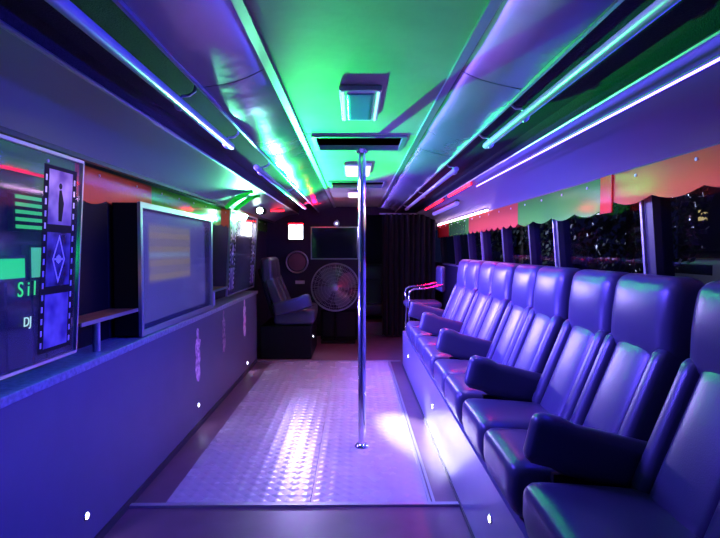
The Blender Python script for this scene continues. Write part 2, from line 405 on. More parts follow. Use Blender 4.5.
valance('', [
    (1.2, 2.55, 'acr_green', 'green scalloped valance behind the glass booth panel on the left'),
    (2.55, 3.50, 'acr_orange', 'orange scalloped valance above the wooden shelf gap on the left'),
    (3.50, 5.30, 'acr_green', 'green scalloped valance above the framed screen cabinet'),
    (5.30, 6.75, 'acr_orange', 'orange scalloped valance behind the far glass panel'),
    (6.75, 8.10, 'acr_green', 'small green scalloped valance in the far left corner')],
    -1.31, 1.56, 1.71, 'left window valances', 1)

# ------------------------------------------------------------------ overhead rails
def grab_rail(x, z, y0, y1, hooks, label, s):
    t = thing('grab_rail', label, 'grab rail', (x, (y0 + y1) / 2, z), 0, 'overhead grab rails')
    h = (y1 - y0) / 2
    obj('rail', tb([(0, -h, 0), (0, -h + .004, 0), (0, h - .004, 0), (0, h, 0)], [.014, .017, .017, .014], 16), M['rail'], t)
    for q in hooks:
        y = q - (y0 + y1) / 2
        pts = [(-s * .055, y, 1.925 - z), (-s * .05, y, .045), (-s * .03, y, .03), (-s * .005, y, .028)]
        pts += [(s * .021 * math.sin(R(a)), y, .021 * math.cos(R(a))) for a in range(0, 200, 30)]
        obj('bracket', tb(pts, .0055, 8), M['steel'], t)
    return t
grab_rail(-0.62, 1.82, -1.3, 2.74, [-.9, .6, 1.95, 2.66], 'long purple-lit grab rail under the left overhead nearest the camera', -1)
grab_rail(-0.62, 1.82, 3.42, 6.75, [3.6, 5.0, 6.5], 'farther thin grab rail under the left overhead, red at its end', -1)
grab_rail(0.665, 1.83, -1.3, 2.76, [-.9, .6, 2.15, 2.70], 'long green-lit grab rail under the right overhead nearest the camera', 1)
grab_rail(0.665, 1.83, 3.55, 7.05, [3.65, 5.3, 6.9], 'farther pale grab rail under the right overhead past the gap', 1)

# ------------------------------------------------------------------ LED strips
def led(name, p0, p1, r, mk, label, cat='light strip', group=None, off=(0, 0, .01)):
    p0, p1 = Vector(p0), Vector(p1); c = (p0 + p1) / 2
    t = thing(name, label, cat, c, 0, group)
    a, q = p0 - c, p1 - c
    obj('light_tube', tb([a, q], r, 10), M[mk], t)
    o = Vector(off)
    bmm = tb([a + o, q + o], r * .9, 8)
    obj('mounting_channel', bmm, M['post'], t)
led('led_strip', (0.945, -1.3, 1.795), (0.945, 4.20, 1.795), .004, 'led_white', 'long violet-white light strip under the right overhead bead', group='light strips', off=(.004, 0, .012))
led('led_strip', (1.235, 5.05, 1.672), (1.235, 8.05, 1.672), .009, 'led_pink', 'pinkish white light strip above the far red and green valances', group='light strips', off=(.004, 0, .012))
led('led_strip', (0.915, 4.28, 1.822), (0.915, 5.28, 1.822), .008, 'led_red', 'nearer red light strip in line with the violet strip on the right', group='light strips', off=(.004, 0, .012))
led('led_strip', (0.915, 5.65, 1.822), (0.915, 7.00, 1.822), .008, 'led_red', 'farther red light strip under the right overhead near the back', group='light strips', off=(.004, 0, .012))
led('led_strip', (1.03, 5.45, 1.772), (1.03, 7.05, 1.772), .022, 'led_violet', 'soft violet light tube between red strips and far valances', group='light strips', off=(.004, 0, .02))
led('led_strip', (-1.06, 6.85, 1.80), (-0.90, 6.85, 1.80), .014, 'led_red', 'short crosswise red light bar in the far left corner', group='light strips')
led('led_strip', (-0.63, 6.90, 1.90), (-0.44, 6.90, 1.90), .008, 'led_red', 'short crosswise red light bar under the far left ceiling panel', group='light strips')

# ------------------------------------------------------------------ ceiling lamps
t = thing('ceiling_lamp', 'nearest oblong ceiling lamp with two lit side tubes and cyan lens', 'ceiling lamp', (0.022, 2.40, 1.95), 0, 'ceiling lamps')
obj('housing', bx(-.085, .085, -.25, .25, -.022, 0, bev=.005), M['white'], t, False)
obj('lens', rbox((.115, .42, .02), .009, 6, None, Matrix.Translation((0, 0, -.020))), M['lens'], t)
for sx in (-1, 1): obj('light_tube', tb([(sx * .072, -.23, -.022), (sx * .072, .23, -.022)], .006, 10), M['led_cyan'], t)
proto = thing('ceiling_lamp', 'second ceiling lamp, bright pinkish white, just behind the pole top', 'ceiling lamp', (0.022, 4.33, 1.95), 0, 'ceiling lamps')
obj('housing', bx(-.105, .105, -.28, .28, -.022, 0, bev=.005), M['white'], proto, False)
obj('lens', rbox((.19, .54, .02), .009, 6, None, Matrix.Translation((0, 0, -.020))), M['lamp_warm'], proto)
dup(proto, (0.022, 6.2, 1.95), 0, 'third and farthest ceiling lamp, small bright white beyond the hatch')

# ------------------------------------------------------------------ pole
t = thing('dance_pole', 'shiny chrome dance pole standing in the middle of the aisle', 'pole', (0.045, 3.52, 0))
obj('pole_tube', tb([(0, 0, 0.006), (0, 0, 1.95)], .0255, 20), M['chrome'], t)
obj('base_flange', tb([(0, 0, .006), (0, 0, .014), (0, 0, .03)], [.05, .048, .03], 24), M['chrome'], t)
obj('ceiling_flange', tb([(0, 0, 1.925), (0, 0, 1.948)], [.03, .05], 24), M['chrome'], t)

# ------------------------------------------------------------------ seats
PLAT = 0.395
t = thing('seat_platform', 'raised pale metal-faced platform carrying the row of right seats', 'platform', (0.535, 2.2, 0))
b = bx(0, .78, NEAR - 2.2 + .01, 3.82, 0.001, PLAT); obj('platform_body', b, M['platform'], t, False)
def frame_mtx(px, pz, ang): return Matrix.Translation((px, 0, pz)) @ Matrix.Rotation(R(ang), 4, 'Y')
def seat_proto(name, label, cat, group):
    t = thing(name, label, cat, (0, 0, 0), 0, group)
    def cush(p, h):
        u = p.x / h.x
        if p.z > 0: p.z += 0.014 * (1 - (p.y / h.y) ** 2) * (1 - u * u) - 0.02 * u
        if u < 0 and p.z < 0: p.x += 0.02 * (-p.z / h.z)
        return p
    obj('seat_cushion', rbox((.50, .428, .18), .05, 9, cush, Matrix.Translation((.25, 0, .09))), M['leather'], t)
    A = 22; ca, sa = math.cos(R(A)), math.sin(R(A))
    cx, cz = .480, .350
    def pad(p, h):
        if p.x < 0: p.x -= 0.012 * (1 - (p.y / h.y) ** 2)
        return p
    obj('backrest', rbox((.10, .272, .46), .03, 8, pad, frame_mtx(cx, cz, A)), M['leather'], t)
    for s in (-1, 1):
        obj('side_bolster', rbox((.125, .082, .46), .034, 8, None, Matrix.Translation((0, s * .172, 0)) @ frame_mtx(cx - .008, cz, A)), M['leather'], t)
    def head(p, h):
        k = p.z / h.z
        if p.x < 0: p.x -= 0.016 * (1 - (p.y / h.y) ** 2) * (1 - k * k)
        if k > 0: p.y *= 1 - 0.06 * k ** 3; p.x += 0.01 * k
        if k < 0: p.y *= 1 - 0.02 * k * k
        return p
    obj('headrest', rbox((.135, .424, .31), .05, 9, head, Matrix.Translation((.580, 0, .660)) @ Matrix.Rotation(R(3), 4, 'Y')), M['leather'], t)
    obj('back_shell', rbox((.05, .40, .60), .02, 5, None, frame_mtx(.585, .395, 16)), M['black'], t)
    return t
def arm(t, side):
    def f(p, h):
        u = p.x / h.x                                         # -1 front .. 1 rear
        if u > 0 and p.z < 0: p.z *= 1 - .25 * u
        if u < -.6: p.z += 0.012
        return p
    m4 = Matrix.Translation((.265, side * .253, .245)) @ Matrix.Rotation(R(14), 4, 'Y')
    a = obj('armrest', rbox((.47, .08, .165), .036, 9, f, m4), M['leather'], t)
    obj('armrest_bracket', bx(.12, .40, side * .253 - .012, side * .253 + .012, .0, .19), M['black'], a, False)
p_end = seat_proto('bus_seat', '', 'seat', 'right row of bus seats'); arm(p_end, -1)      # with armrest on its near side
p_mid = seat_proto('bus_seat', '', 'seat', 'right row of bus seats')
pair0 = [0.80, 1.74, 2.68, 3.62, 4.56]
labs = [
 'dark leather seat cut off by the right edge, nearest the camera',
 'largest fully visible dark leather seat, with the biggest armrest on its near side',
 'leather seat with a bright lower back, third of the right row from the camera',
 'leather seat with a padded armrest, fourth of the right row from the camera',
 'leather seat without own armrest, fifth of the right row from the camera',
 'leather seat with a padded armrest, sixth of the right row from the camera',
 'leather seat half hidden by its neighbour, seventh of the right row from the camera',
 'leather seat with a padded armrest, second from the far end of the right row',
 'last leather seat at the far end of the right row beside the chrome chair']
k = 0
for i, y in enumerate(pair0):
    for j in range(2):
        if i == 0 and j == 0: continue                       # wholly outside the picture
        src = p_end if j == 0 else p_mid
        loc = (.512, y + .215 + .432 * j, PLAT)
        if k < 2: src.location = loc; src['label'] = labs[k]
        else: dup(src, loc, 0, labs[k])
        k += 1
last = [o for o in COL.objects if o.get('label') == labs[8]][0]
src_arm = [c for c in p_end.children if c.name.startswith('armrest')][0]
c = src_arm.copy(); COL.objects.link(c); c.parent = last; c.location = (0, .506, 0)
for g in src_arm.children:
    d = g.copy(); COL.objects.link(d); d.parent = c
# far left pair on its own black plinth
tag(obj('seat_plinth', bx(-1.13, -0.52, 6.40, 7.32, 0.0, .395, bev=.01), M['black'], smooth=False), 'black box plinth under the two seats at the far left', 'plinth')
dup(p_mid, (-0.50, 7.08, .395), math.pi, 'dark seat at far left, the one deeper in under the round speaker', 'far left seats')
q = dup(p_mid, (-0.48, 6.65, .395), math.pi, 'dark seat at far left at the end of the counter, with armrest', 'far left seats')
c = src_arm.copy(); COL.objects.link(c); c.parent = q; c.location = (0, .506, 0)
# seat seen through the doorway, facing us
dup(p_mid, (0.30, 8.55, .25), -math.pi / 2 + math.pi, 'dim purple seat facing forward through the dark doorway', 'doorway seats')
tag(obj('seat_plinth', bx(.08, .54, 8.72, 9.3, 0, .25), M['black'], smooth=False), 'black plinth under the seat in the dark doorway', 'plinth')

# ------------------------------------------------------------------ floor-level spot lights
def floor_spot(x, y, z, s, label):
    t = thing('step_light', label, 'step light', (x, y, z), 0, 'round step lights')
    b = bmesh.new(); ring(b, (s * .002, 0, 0), .017, .004, 'x', 20, 6); obj('bezel', b, M['chrome'], t)
    obj('bulb', disc(bmesh.new(), (s * .003, 0, 0), .013, .008, 'x', 16), M['led_spot'], t)
    lamp('step_glow', 'SPOT', (x + s * .02, y, z), (x + s * .3, y, z - .25), (.6, .6, 1), 1.2, spot_size=R(130), spot_blend=.6, shadow_soft_size=.012)
floor_spot(-1.15, 2.28, 0.165, 1, 'round step light low on the counter front nearest the camera')
floor_spot(-1.15, 3.93, 0.165, 1, 'round step light low on the counter under the first figure sticker')
floor_spot(-1.15, 5.72, 0.10, 1, 'round step light low on the counter under the farthest figure sticker')
floor_spot(0.535, 2.09, 0.24, -1, 'round step light on the seat platform nearest the camera')
floor_spot(0.535, 3.66, 0.23, -1, 'round step light midway along the seat platform')
floor_spot(0.535, 5.35, 0.24, -1, 'round step light at the far end of the seat platform')
floor_spot(-0.52, 6.62, 0.24, 1, 'round light on the black plinth of the far left seats')

# ------------------------------------------------------------------ figure stickers on the counter front
def sticker_mat(name, a, c):
    m, nt, p = new_mat(name); p.inputs['Roughness'].default_value = .5
    tc = nt.nodes.new('ShaderNodeTexCoord'); n = nt.nodes.new('ShaderNodeTexNoise'); n.inputs['Scale'].default_value = 26; n.inputs['Detail'].default_value = 3
    nt.links.new(tc.outputs['Object'], n.inputs['Vector'])
    r = nt.nodes.new('ShaderNodeValToRGB'); r.color_ramp.elements[0].position = .40; r.color_ramp.elements[1].position = .60
    r.color_ramp.elements[0].color = (*a, 1); r.color_ramp.elements[1].color = (*c, 1)
    nt.links.new(n.outputs['Fac'], r.inputs[0]); nt.links.new(r.outputs[0], p.inputs['Base Color']); return m
M['stick'] = sticker_mat('figure_sticker', (1, .70, .85), (.45, .20, .40))
M['stick2'] = sticker_mat('figure_sticker_dim', (.55, .35, .45), (.15, .08, .18))
M['stick3'] = sticker_mat('figure_sticker_pale', (1, .80, .9), (.75, .45, .6))
fig = [(.02, 0), (.055, .02), (.06, .07), (.04, .12), (.065, .16), (.06, .21), (.035, .24), (.06, .26), (.075, .30), (.05, .31), (.03, .30), (.028, .33),
       (.035, .36), (.02, .39), (0, .395), (-.018, .38), (-.02, .35), (-.012, .325), (-.04, .31), (-.055, .27), (-.05, .22), (-.035, .19), (-.055, .15), (-.06, .09), (-.04, .04), (-.02, .01)]
for y, z, sc, mk, lab, fl_ in ((3.93, 0.335, 1.0, 'stick', 'pink dancing figure sticker on the counter front nearest the camera', 1),
                     (4.72, 0.40, .95, 'stick2', 'dim slim figure sticker in the middle of the three on the counter', -1),
                     (5.60, 0.40, 1.0, 'stick3', 'pale pink figure sticker at the far end of the counter front', 1)):
    o = obj('figure_sticker', prism_yz([(a * fl_ * sc, b_ * sc) for a, b_ in fig], 0.0002, .0022), M[mk], smooth=False); o.location = (-1.15, y, z)
    tag(o, lab, 'sticker', 'figure stickers')

# ------------------------------------------------------------------ screens, glass panels and shelves on the counter
def panel_mtx(y, z):
    """local x = along the bus toward the camera (-Y), local y = up the leaning panel, local z = toward the aisle"""
    up = Vector((.045, 0, .78)).normalized(); x = Vector((0, 1, 0)); zz = x.cross(up)
    m = Matrix((x, up, zz)).transposed().to_4x4(); m.translation = (-1.16, y, z); return m
def pic_mat(name, cols, scale):
    m, nt, p = new_mat(name); tc = nt.nodes.new('ShaderNodeTexCoord'); n = nt.nodes.new('ShaderNodeTexNoise'); n.inputs['Scale'].default_value = scale
    nt.links.new(tc.outputs['Object'], n.inputs['Vector']); r = nt.nodes.new('ShaderNodeValToRGB')
    r.color_ramp.elements[0].position = .35; r.color_ramp.elements[1].position = .68
    r.color_ramp.elements[0].color = (*cols[0], 1); r.color_ramp.elements[1].color = (*cols[1], 1)
    nt.links.new(n.outputs['Fac'], r.inputs[0]); nt.links.new(r.outputs[0], p.inputs['Base Color']); p.inputs['Roughness'].default_value = .25; return m
M['pic'] = pic_mat('print_violet', ((.12, .08, .26), (.42, .34, .52)), 9)
M['pic_dark'] = pic_mat('print_dark', ((.02, .02, .06), (.22, .18, .4)), 12)
M['print_white'] = mat('print_white', (.9, .88, .95), .4)
M['txt_cyan'] = emit('letter_cyan', (.55, .95, .95), .8)
M['txt_green'] = emit('letter_green', (.05, .9, .25), .8)
def flat(x0, x1, y0, y1, z0=0.0035, z1=.0045): return bx(x0, x1, y0, y1, z0, z1)
def glass_panel(y0, y1, label, strips, zc=1.27, hh=.39, gm='panelglass'):
    t = thing('glass_panel', label, 'glass panel', (0, 0, 0), 0, 'leaning glass panels')
    t.matrix_world = panel_mtx((y0 + y1) / 2, zc); w = (y1 - y0) / 2
    obj('glass_sheet', bx(-w, w, -hh, hh, -.003, .003), M[gm], t, False)
    f = bx(-w - .008, w + .008, hh, hh + .012, -.008, .008); box(f, -w - .008, w + .008, -hh - .012, -hh, -.008, .008)
    box(f, -w - .01, -w, -hh, hh, -.008, .008); box(f, w, w + .01, -hh, hh, -.008, .008)
    obj('panel_frame', f, M['steel'], t, False)
    for (sx0, sx1) in strips:
        d = flat(sx0, sx1, -hh + .03, hh - .04, .003, .004); yy = -hh + .05
        while yy < hh - .07:
            for c in (sx0 + .016, sx1 - .016): box(d, c - .005, c + .005, yy, yy + .022, .0038, .0046)
            yy += .045
        s = obj('film_strip', d, M['black'], t, False); s.data.materials.append(M['print_white'])
        for p_ in s.data.polygons:
            if p_.index >= 6: p_.material_index = 1
        L = (2 * hh - .07) / 3
        for i in range(3):
            a = -hh + .03 + i * L + .015
            obj('printed_picture', flat(sx0 + .032, sx1 - .032, a, a + L - .03, .004, .005), M['pic' if i != 1 else 'pic_dark'], s, False)
        cx, cy = (sx0 + sx1) / 2, -hh + .03 + 1.5 * L; d = bmesh.new()
        o4 = [(cx, cy + .095), (cx + .045, cy), (cx, cy - .095), (cx - .045, cy)]; i4 = [(cx, cy + .078), (cx + .036, cy), (cx, cy - .078), (cx - .036, cy)]
        va = [d.verts.new((x, y, .0058)) for x, y in o4]; vb = [d.verts.new((x, y, .0058)) for x, y in i4]
        for q_ in range(4): d.faces.new((va[q_], va[(q_ + 1) % 4], vb[(q_ + 1) % 4], vb[q_]))
        disc(d, (cx, cy, .0056), .018, .001, 'z', 6)
        box(d, cx - .03, cx + .03, cy - .004, cy + .004, .0052, .006)
        obj('diamond_emblem', d, M['print_white'], s, False)
        d = bmesh.new(); cy2 = -hh + .03 + 2.5 * L
        tube(d, [(cx, cy2 - .09, .0052), (cx + .004, cy2 - .02, .0052), (cx - .004, cy2 + .03, .0052)], [.012, .02, .008], 8); disc(d, (cx - .004, cy2 + .045, .0052), .012, .002, 'z', 12)
        for v in d.verts: v.co.z = .0052 + (v.co.z - .0052) * .03
        obj('printed_figure', d, M['black'], s, False)
    return t
dj = glass_panel(0.75, 2.27, 'large clear glass panel of the music booth at left with film strip print', [(0.49, 0.72)], gm='boothglass')
text('lettering', 'DJ', .048, M['txt_cyan'], dj, Matrix.Translation((.42, -.227, .0045)))
text('lettering', 'S i l', .075, M['txt_green'], dj, Matrix.Translation((.41, -.11, .0045)))
glass_panel(4.97, 6.28, 'far glass panel with film strip prints at both ends, beyond the screen', [(-.62, -.40), (.40, .62)])
# gear inside the music booth
def monitor(y, z, label, w, h, m):
    t = thing('monitor', label, 'monitor', (-1.30, y, z), 0, 'booth monitors')
    obj('casing', bx(-.02, .012, -w / 2 - .012, w / 2 + .012, -h / 2 - .012, h / 2 + .012, bev=.003), M['black'], t, False)
    obj('screen', bx(.012, .014, -w / 2, w / 2, -h / 2, h / 2), m, t, False)
    obj('monitor_stand', bx(-.01, .0, -.015, .015, .825 - z, -h / 2), M['black'], t, False)
M['scr_green'] = emit('screen_green', (.01, .85, .20), 1.1); M['scr_teal'] = emit('screen_teal', (.10, .85, .50), .75)
monitor(1.85, 1.225, 'green glowing monitor in the booth cut by the left edge', .15, .075, M['scr_green'])
monitor(2.04, 1.23, 'small green glowing monitor in the middle of the booth', .15, .075, M['scr_green'])
monitor(2.205, 1.25, 'teal glowing monitor nearest the film strip print', .09, .12, M['scr_teal'])
t = thing('level_meter', 'column of green lit level bars inside the music booth', 'level meter', (-1.30, 2.17, 1.45))
obj('meter_case', bx(-.02, .0, -.10, .10, -.078, .078), M['black'], t, False)
for i in range(5): obj('light_bar', bx(0, .004, -.085, .085, -.066 + i * .029, -.052 + i * .029), M['txt_green'], t, False)
tag(obj('booth_back', bx(-1.328, -1.322, .7, 2.31, .83, 1.5), M['black'], smooth=False), 'black back board of the music booth behind its glass', 'panel')
lamp('monitor_glow', 'POINT', (-1.25, 1.95, 1.30), None, GREEN, .5, shadow_soft_size=.03)
# red reflections come from a red ribbon along the booth top
led('led_strip', (-1.27, 1.0, 1.60), (-1.27, 2.25, 1.60), .006, 'led_red_dim', 'thin red light line inside the top of the music booth', group='light strips', off=(-.01, 0, .004))
# framed screen cabinet
def screen_mat():
    m, nt, p = new_mat('screen_picture'); p.inputs['Base Color'].default_value = (.02, .02, .05, 1); p.inputs['Roughness'].default_value = .2
    tc = nt.nodes.new('ShaderNodeTexCoord'); sx = nt.nodes.new('ShaderNodeSeparateXYZ'); nt.links.new(tc.outputs['Object'], sx.inputs[0])
    def ma(op, a, b):
        n = nt.nodes.new('ShaderNodeMath'); n.operation = op
        for i, v in enumerate((a, b)):
            if isinstance(v, (int, float)): n.inputs[i].default_value = v
            else: nt.links.new(v, n.inputs[i])
        return n.outputs[0]
    def ramp(v, a, b):
        n = nt.nodes.new('ShaderNodeMapRange'); n.interpolation_type = 'SMOOTHSTEP'; n.inputs[1].default_value = a; n.inputs[2].default_value = b; nt.links.new(v, n.inputs[0]); return n.outputs[0]
    dy = ma('ABSOLUTE', ma('ADD', sx.outputs[1], .11), 0); dz = ma('ABSOLUTE', ma('SUBTRACT', sx.outputs[2], .08), 0)
    k = ma('MULTIPLY', ramp(dy, .42, .36), ramp(dz, .19, .15))
    st = ramp(ma('SINE', ma('MULTIPLY', sx.outputs[2], 75), 0), -.2, .7)
    ln = ramp(ma('ABSOLUTE', ma('ADD', sx.outputs[2], -.07), 0), .03, .0)
    mx = nt.nodes.new('ShaderNodeMix'); mx.data_type = 'RGBA'; nt.links.new(k, mx.inputs[0])
    mx.inputs[6].default_value = (.10, .09, .33, 1)
    m2 = nt.nodes.new('ShaderNodeMix'); m2.data_type = 'RGBA'; nt.links.new(ma('MULTIPLY', st, .7), m2.inputs[0]); m2.inputs[6].default_value = (.30, .25, .20, 1); m2.inputs[7].default_value = (.42, .33, .15, 1)
    m3 = nt.nodes.new('ShaderNodeMix'); m3.data_type = 'RGBA'; nt.links.new(ma('MULTIPLY', ln, .6), m3.inputs[0]); nt.links.new(m2.outputs[2], m3.inputs[6]); m3.inputs[7].default_value = (.35, .55, .5, 1)
    nt.links.new(m3.outputs[2], mx.inputs[7]); nt.links.new(mx.outputs[2], p.inputs['Emission Color']); p.inputs['Emission Strength'].default_value = 1.0
    return m
t = thing('screen_cabinet', 'black cabinet with silver frame and glowing yellowish screen, middle of left side', 'screen', (-1.225, 3.645, 1.20))
b = bx(-.078, -.073, -.725, .725, -.365, .355); box(b, -.078, .06, -.725, -.71, -.365, .355); box(b, -.078, .06, .71, .725, -.365, .355); box(b, -.078, .06, -.71, .71, .34, .355); box(b, -.078, .06, -.71, .71, -.365, -.35)
obj('cabinet', b, M['black'], t, False)
f = bx(.057, .075, -.73, -.70, -.37, .36); box(f, .057, .075, .70, .73, -.37, .36); box(f, .057, .075, -.70, .70, .33, .36); box(f, .057, .075, -.70, .70, -.37, -.34)
obj('front_frame', f, M['alu'], t, False)
obj('screen', bx(.02, .03, -.66, .66, -.32, .32), screen_mat(), t, False)
obj('front_glass', bx(.061, .065, -.70, .70, -.34, .33), M['panelglass'], t, False)
# shelves in the gaps
def shelf(y0, y1, z, label):
    t = thing('shelf', label, 'shelf', (-1.23, (y0 + y1) / 2, z), 0, 'small wooden shelves'); h = (y1 - y0) / 2
    obj('shelf_board', bx(-.088, .06, -h, h, 0, .012, bev=.003), M['wood'], t, False)
    obj('shelf_edge', bx(.06, .066, -h, h, -.004, .014), M['steel'], t, False)
    obj('shelf_leg', tb([(.02, -h * .25, -(z - .826)), (.02, -h * .25, 0)], .018, 14), M['steel'], t)
shelf(2.30, 2.90, .975, 'orange-topped wooden shelf with steel leg between booth glass and screen')
shelf(4.40, 4.94, .955, 'small wooden shelf between the screen and the far glass panel')
for y0, y1, lab in ((2.31, 2.90, 'black back board behind the nearer wooden shelf'), (4.40, 4.94, 'black back board behind the farther wooden shelf')):
    tag(obj('back_board', bx(-1.328, -1.322, y0 + .01, y1, .83, 1.545), M['black'], smooth=False), lab, 'panel')
lamp('shelf_fill_light', 'POINT', (-1.24, 2.60, 1.16), None, (1.0, .32, .10), .16, shadow_soft_size=.02)  # added orange fill over the nearer shelf, with no fixture
# cabinet at counter end, black
# ------------------------------------------------------------------ lamp with green curved straps
t = thing('counter_lamp', 'dazzling white-green lamp under the left overhead with two curved green straps', 'lamp', (-1.05, 6.05, 1.735))
obj('lamp_head', rbox((.12, .12, .07), .03, 6), M['black'], t)
obj('lamp_lens', disc(bmesh.new(), (.0, -.063, .0), .034, .012, 'y', 20), M['lamp_greenwhite'], t)
for dy in (0, .34):
    pts = []
    for i in range(9):
        a = i / 8; pts.append((-.12 + .25 * a, -1.14 + dy + .02 * a, -.055 + .145 * math.sin(a * math.pi / 2)))
    b = bmesh.new(); vs = []
    for q, p in enumerate(pts):
        a0, a1 = pts[max(q - 1, 0)], pts[min(q + 1, 8)]
        tx, tz = a1[0] - a0[0], a1[2] - a0[2]; ln = math.hypot(tx, tz); w = .024 * (1 - .5 * abs(q - 3) / 5)
        vs.append([b.verts.new((p[0] - tz / ln * w, p[1], p[2] + tx / ln * w)), b.verts.new((p[0] + tz / ln * w, p[1], p[2] - tx / ln * w))])
    for i in range(8): b.faces.new((vs[i][0], vs[i][1], vs[i + 1][1], vs[i + 1][0]))
    bmesh.ops.solidify(b, geom=b.faces[:], thickness=.010)
    obj('strap', b, M['green_plastic'], t)

# ------------------------------------------------------------------ far end
t = thing('flood_lamp', 'dazzling square white lamp with red glow on the front partition', 'lamp', (-.81, 7.42, 1.547))
obj('lamp_body', bx(-.11, .11, 0, .08, -.11, .12, bev=.01), M['black'], t, False)
b = bmesh.new()
for ix in range(2):
    for iz in range(2): box(b, -.098 + ix * .10, -.004 + ix * .10, -.012, 0, -.098 + iz * .10, -.004 + iz * .10, bev=.004)
obj('lamp_panel', b, M['lamp_cool'], t, False)
obj('red_lamp', bx(-.10, .10, -.012, .0, .104, .118), M['led_red'], t, False)
obj('lamp_arm', tb([(0, .08, 0), (0, FAR - 7.42, 0)], .015, 8), M['black'], t)
t = thing('wall_speaker', 'round dim reddish speaker on the front partition under the square lamp', 'speaker', (-.87, FAR, 1.12))
b = bmesh.new(); disc(b, (0, -.02, 0), .17, .04, 'y', 32); obj('speaker_body', b, M['post'], t)
b = bmesh.new(); ring(b, (0, -.042, 0), .16, .012, 'y', 32, 8); obj('speaker_rim', b, M['steel'], t)
M['cone'] = mat('speaker_cone', (.22, .10, .14), .5)
obj('speaker_cone', tb([(0, -.041, 0), (0, -.046, 0), (0, -.052, 0)], [.13, .08, .05], 28), M['cone'], t)
tag(obj('wall_plate', bx(-.90, -.76, FAR - .012, FAR - .001, .79, .84), M['white'], smooth=False), 'small pale plate on the front partition below the round speaker', 'plate')
t = thing('wall_screen', 'dark framed screen on the front partition above the fan', 'screen', (-.305, FAR, 1.405))
f = bx(-.36, .36, -.03, 0, .23, .245); box(f, -.36, .36, -.03, 0, -.245, -.23); box(f, -.36, -.345, -.03, 0, -.23, .23); box(f, .345, .36, -.03, 0, -.23, .23)
obj('screen_frame', f, M['steel'], t, False)
M['darkglass'] = mat('dark_screen', (.012, .012, .03), .08, spec=.8)
obj('screen_glass', bx(-.346, .346, -.018, 0, -.23, .23), M['darkglass'], t, False)
t = thing('spot_lamp', 'small spot lamp peeking over the framed screen', 'lamp', (-.27, FAR - .14, 1.70))
obj('lamp_head', tb([(0, .05, .01), (0, -.05, -.01)], [.035, .045], 16), M['steel'], t)
obj('bulb', disc(bmesh.new(), (0, -.055, -.012), .014, .01, 'y', 16), emit('spot_bulb', (.8, .9, 1), 4), t)
obj('bracket', tb([(0, .14, .05), (0, .05, .04), (0, .04, .0)], .008, 8), M['steel'], t)
# fan
t = thing('drum_fan', 'large round wire-guarded fan standing in front of the far partition', 'fan', (-.275, 7.46, 0))
C0 = Vector((0, 0, .785)); b = bmesh.new(); RF = .33
for rad, dy in ((RF, 0), (RF * .97, -.05), (RF * .84, -.075), (RF * .70, -.085), (RF * .56, -.09), (RF * .42, -.092), (RF * .28, -.094)):
    ring(b, C0 + Vector((0, dy, 0)), rad, .0022 if dy else .007, 'y', 48, 6)
for i in range(72):
    a = 2 * math.pi * i / 72; c, s = math.cos(a), math.sin(a)
    tube(b, [C0 + Vector((q * RF * c, dy, q * RF * s)) for q, dy in ((.12, -.095), (.5, -.091), (.84, -.075), (.97, -.05), (1, 0))], .0018, 5)
obj('wire_guard', b, M['steel'], t)
b = bmesh.new(); ring(b, C0 + Vector((0, .10, 0)), RF, .007, 'y', 48, 6)
for i in range(24):
    a = 2 * math.pi * i / 24; c, s = math.cos(a), math.sin(a)
    tube(b, [C0 + Vector((q * RF * c, dy, q * RF * s)) for q, dy in ((.2, .16), (.85, .15), (1, .10), (1, 0))], .0018, 5)
obj('rear_guard', b, M['steel'], t)
M['blade'] = mat('fan_blade', (.22, .21, .28), .4, .3)
for i in range(4):
    b = bmesh.new(); vs = []
    for j in range(9):
        q = j / 8; rad = .05 + .25 * q; half = R(34) * (.55 + .45 * math.sin(math.pi * min(1, q * 1.1)))
        row = []
        for k in range(7):
            a = R(90 * i + 28) - half + 2 * half * k / 6
            row.append(b.verts.new(C0 + Vector((rad * math.cos(a), .02 + .035 * (k / 3 - 1), rad * math.sin(a)))))
        vs.append(row)
    for j in range(8):
        for k in range(6): b.faces.new((vs[j][k], vs[j][k + 1], vs[j + 1][k + 1], vs[j + 1][k]))
    bmesh.ops.solidify(b, geom=b.faces[:], thickness=.003)
    obj('blade', b, M['blade'], t)
obj('hub', tb([C0 + Vector((0, -.098, 0)), C0 + Vector((0, -.09, 0)), C0 + Vector((0, .04, 0))], [.03, .045, .05], 20), M['steel'], t)
obj('motor', tb([C0 + Vector((0, .05, 0)), C0 + Vector((0, .20, 0))], .06, 20), M['black'], t)
obj('stand_post', tb([(0, .13, .02), (0, .13, .76)], .02, 12), M['black'], t)
obj('stand_base', bx(-.20, .28, .0, .26, 0, .035, bev=.01), M['black'], t, False)
t = thing('speaker_cabinet', 'black cabinet standing on the floor under the fan, beside the far left seats', 'speaker', (-.22, 7.80, 0))
obj('cabinet', bx(-.28, .26, .015, .19, 0, .44, bev=.012), M['black'], t, False)
obj('grille', bx(-.24, .22, .009, .015, .05, .40), M['softblack'], t, False)
# curtain hanging right of the doorway
b = bmesh.new(); rows = []
for i in range(121):
    u = i / 120; x = .40 + .78 * u; y = 7.98 + .045 * math.sin(u * 62) + .02 * math.sin(u * 23)
    rows.append([b.verts.new((x, y + .01 * math.sin(u * 50 + k), .03 + 1.80 * k / 6)) for k in range(7)])
for i in range(120):
    for k in range(6): b.faces.new((rows[i][k], rows[i + 1][k], rows[i + 1][k + 1], rows[i][k + 1]))
cur = thing('curtain', 'black floor-length curtain hanging right of the dark doorway', 'curtain', (0, 0, 0))
obj('curtain_cloth', b, M['softblack'], cur); obj('curtain_rod', tb([(.36, 7.98, 1.835), (1.20, 7.98, 1.835)], .012, 10), M['steel'], cur)
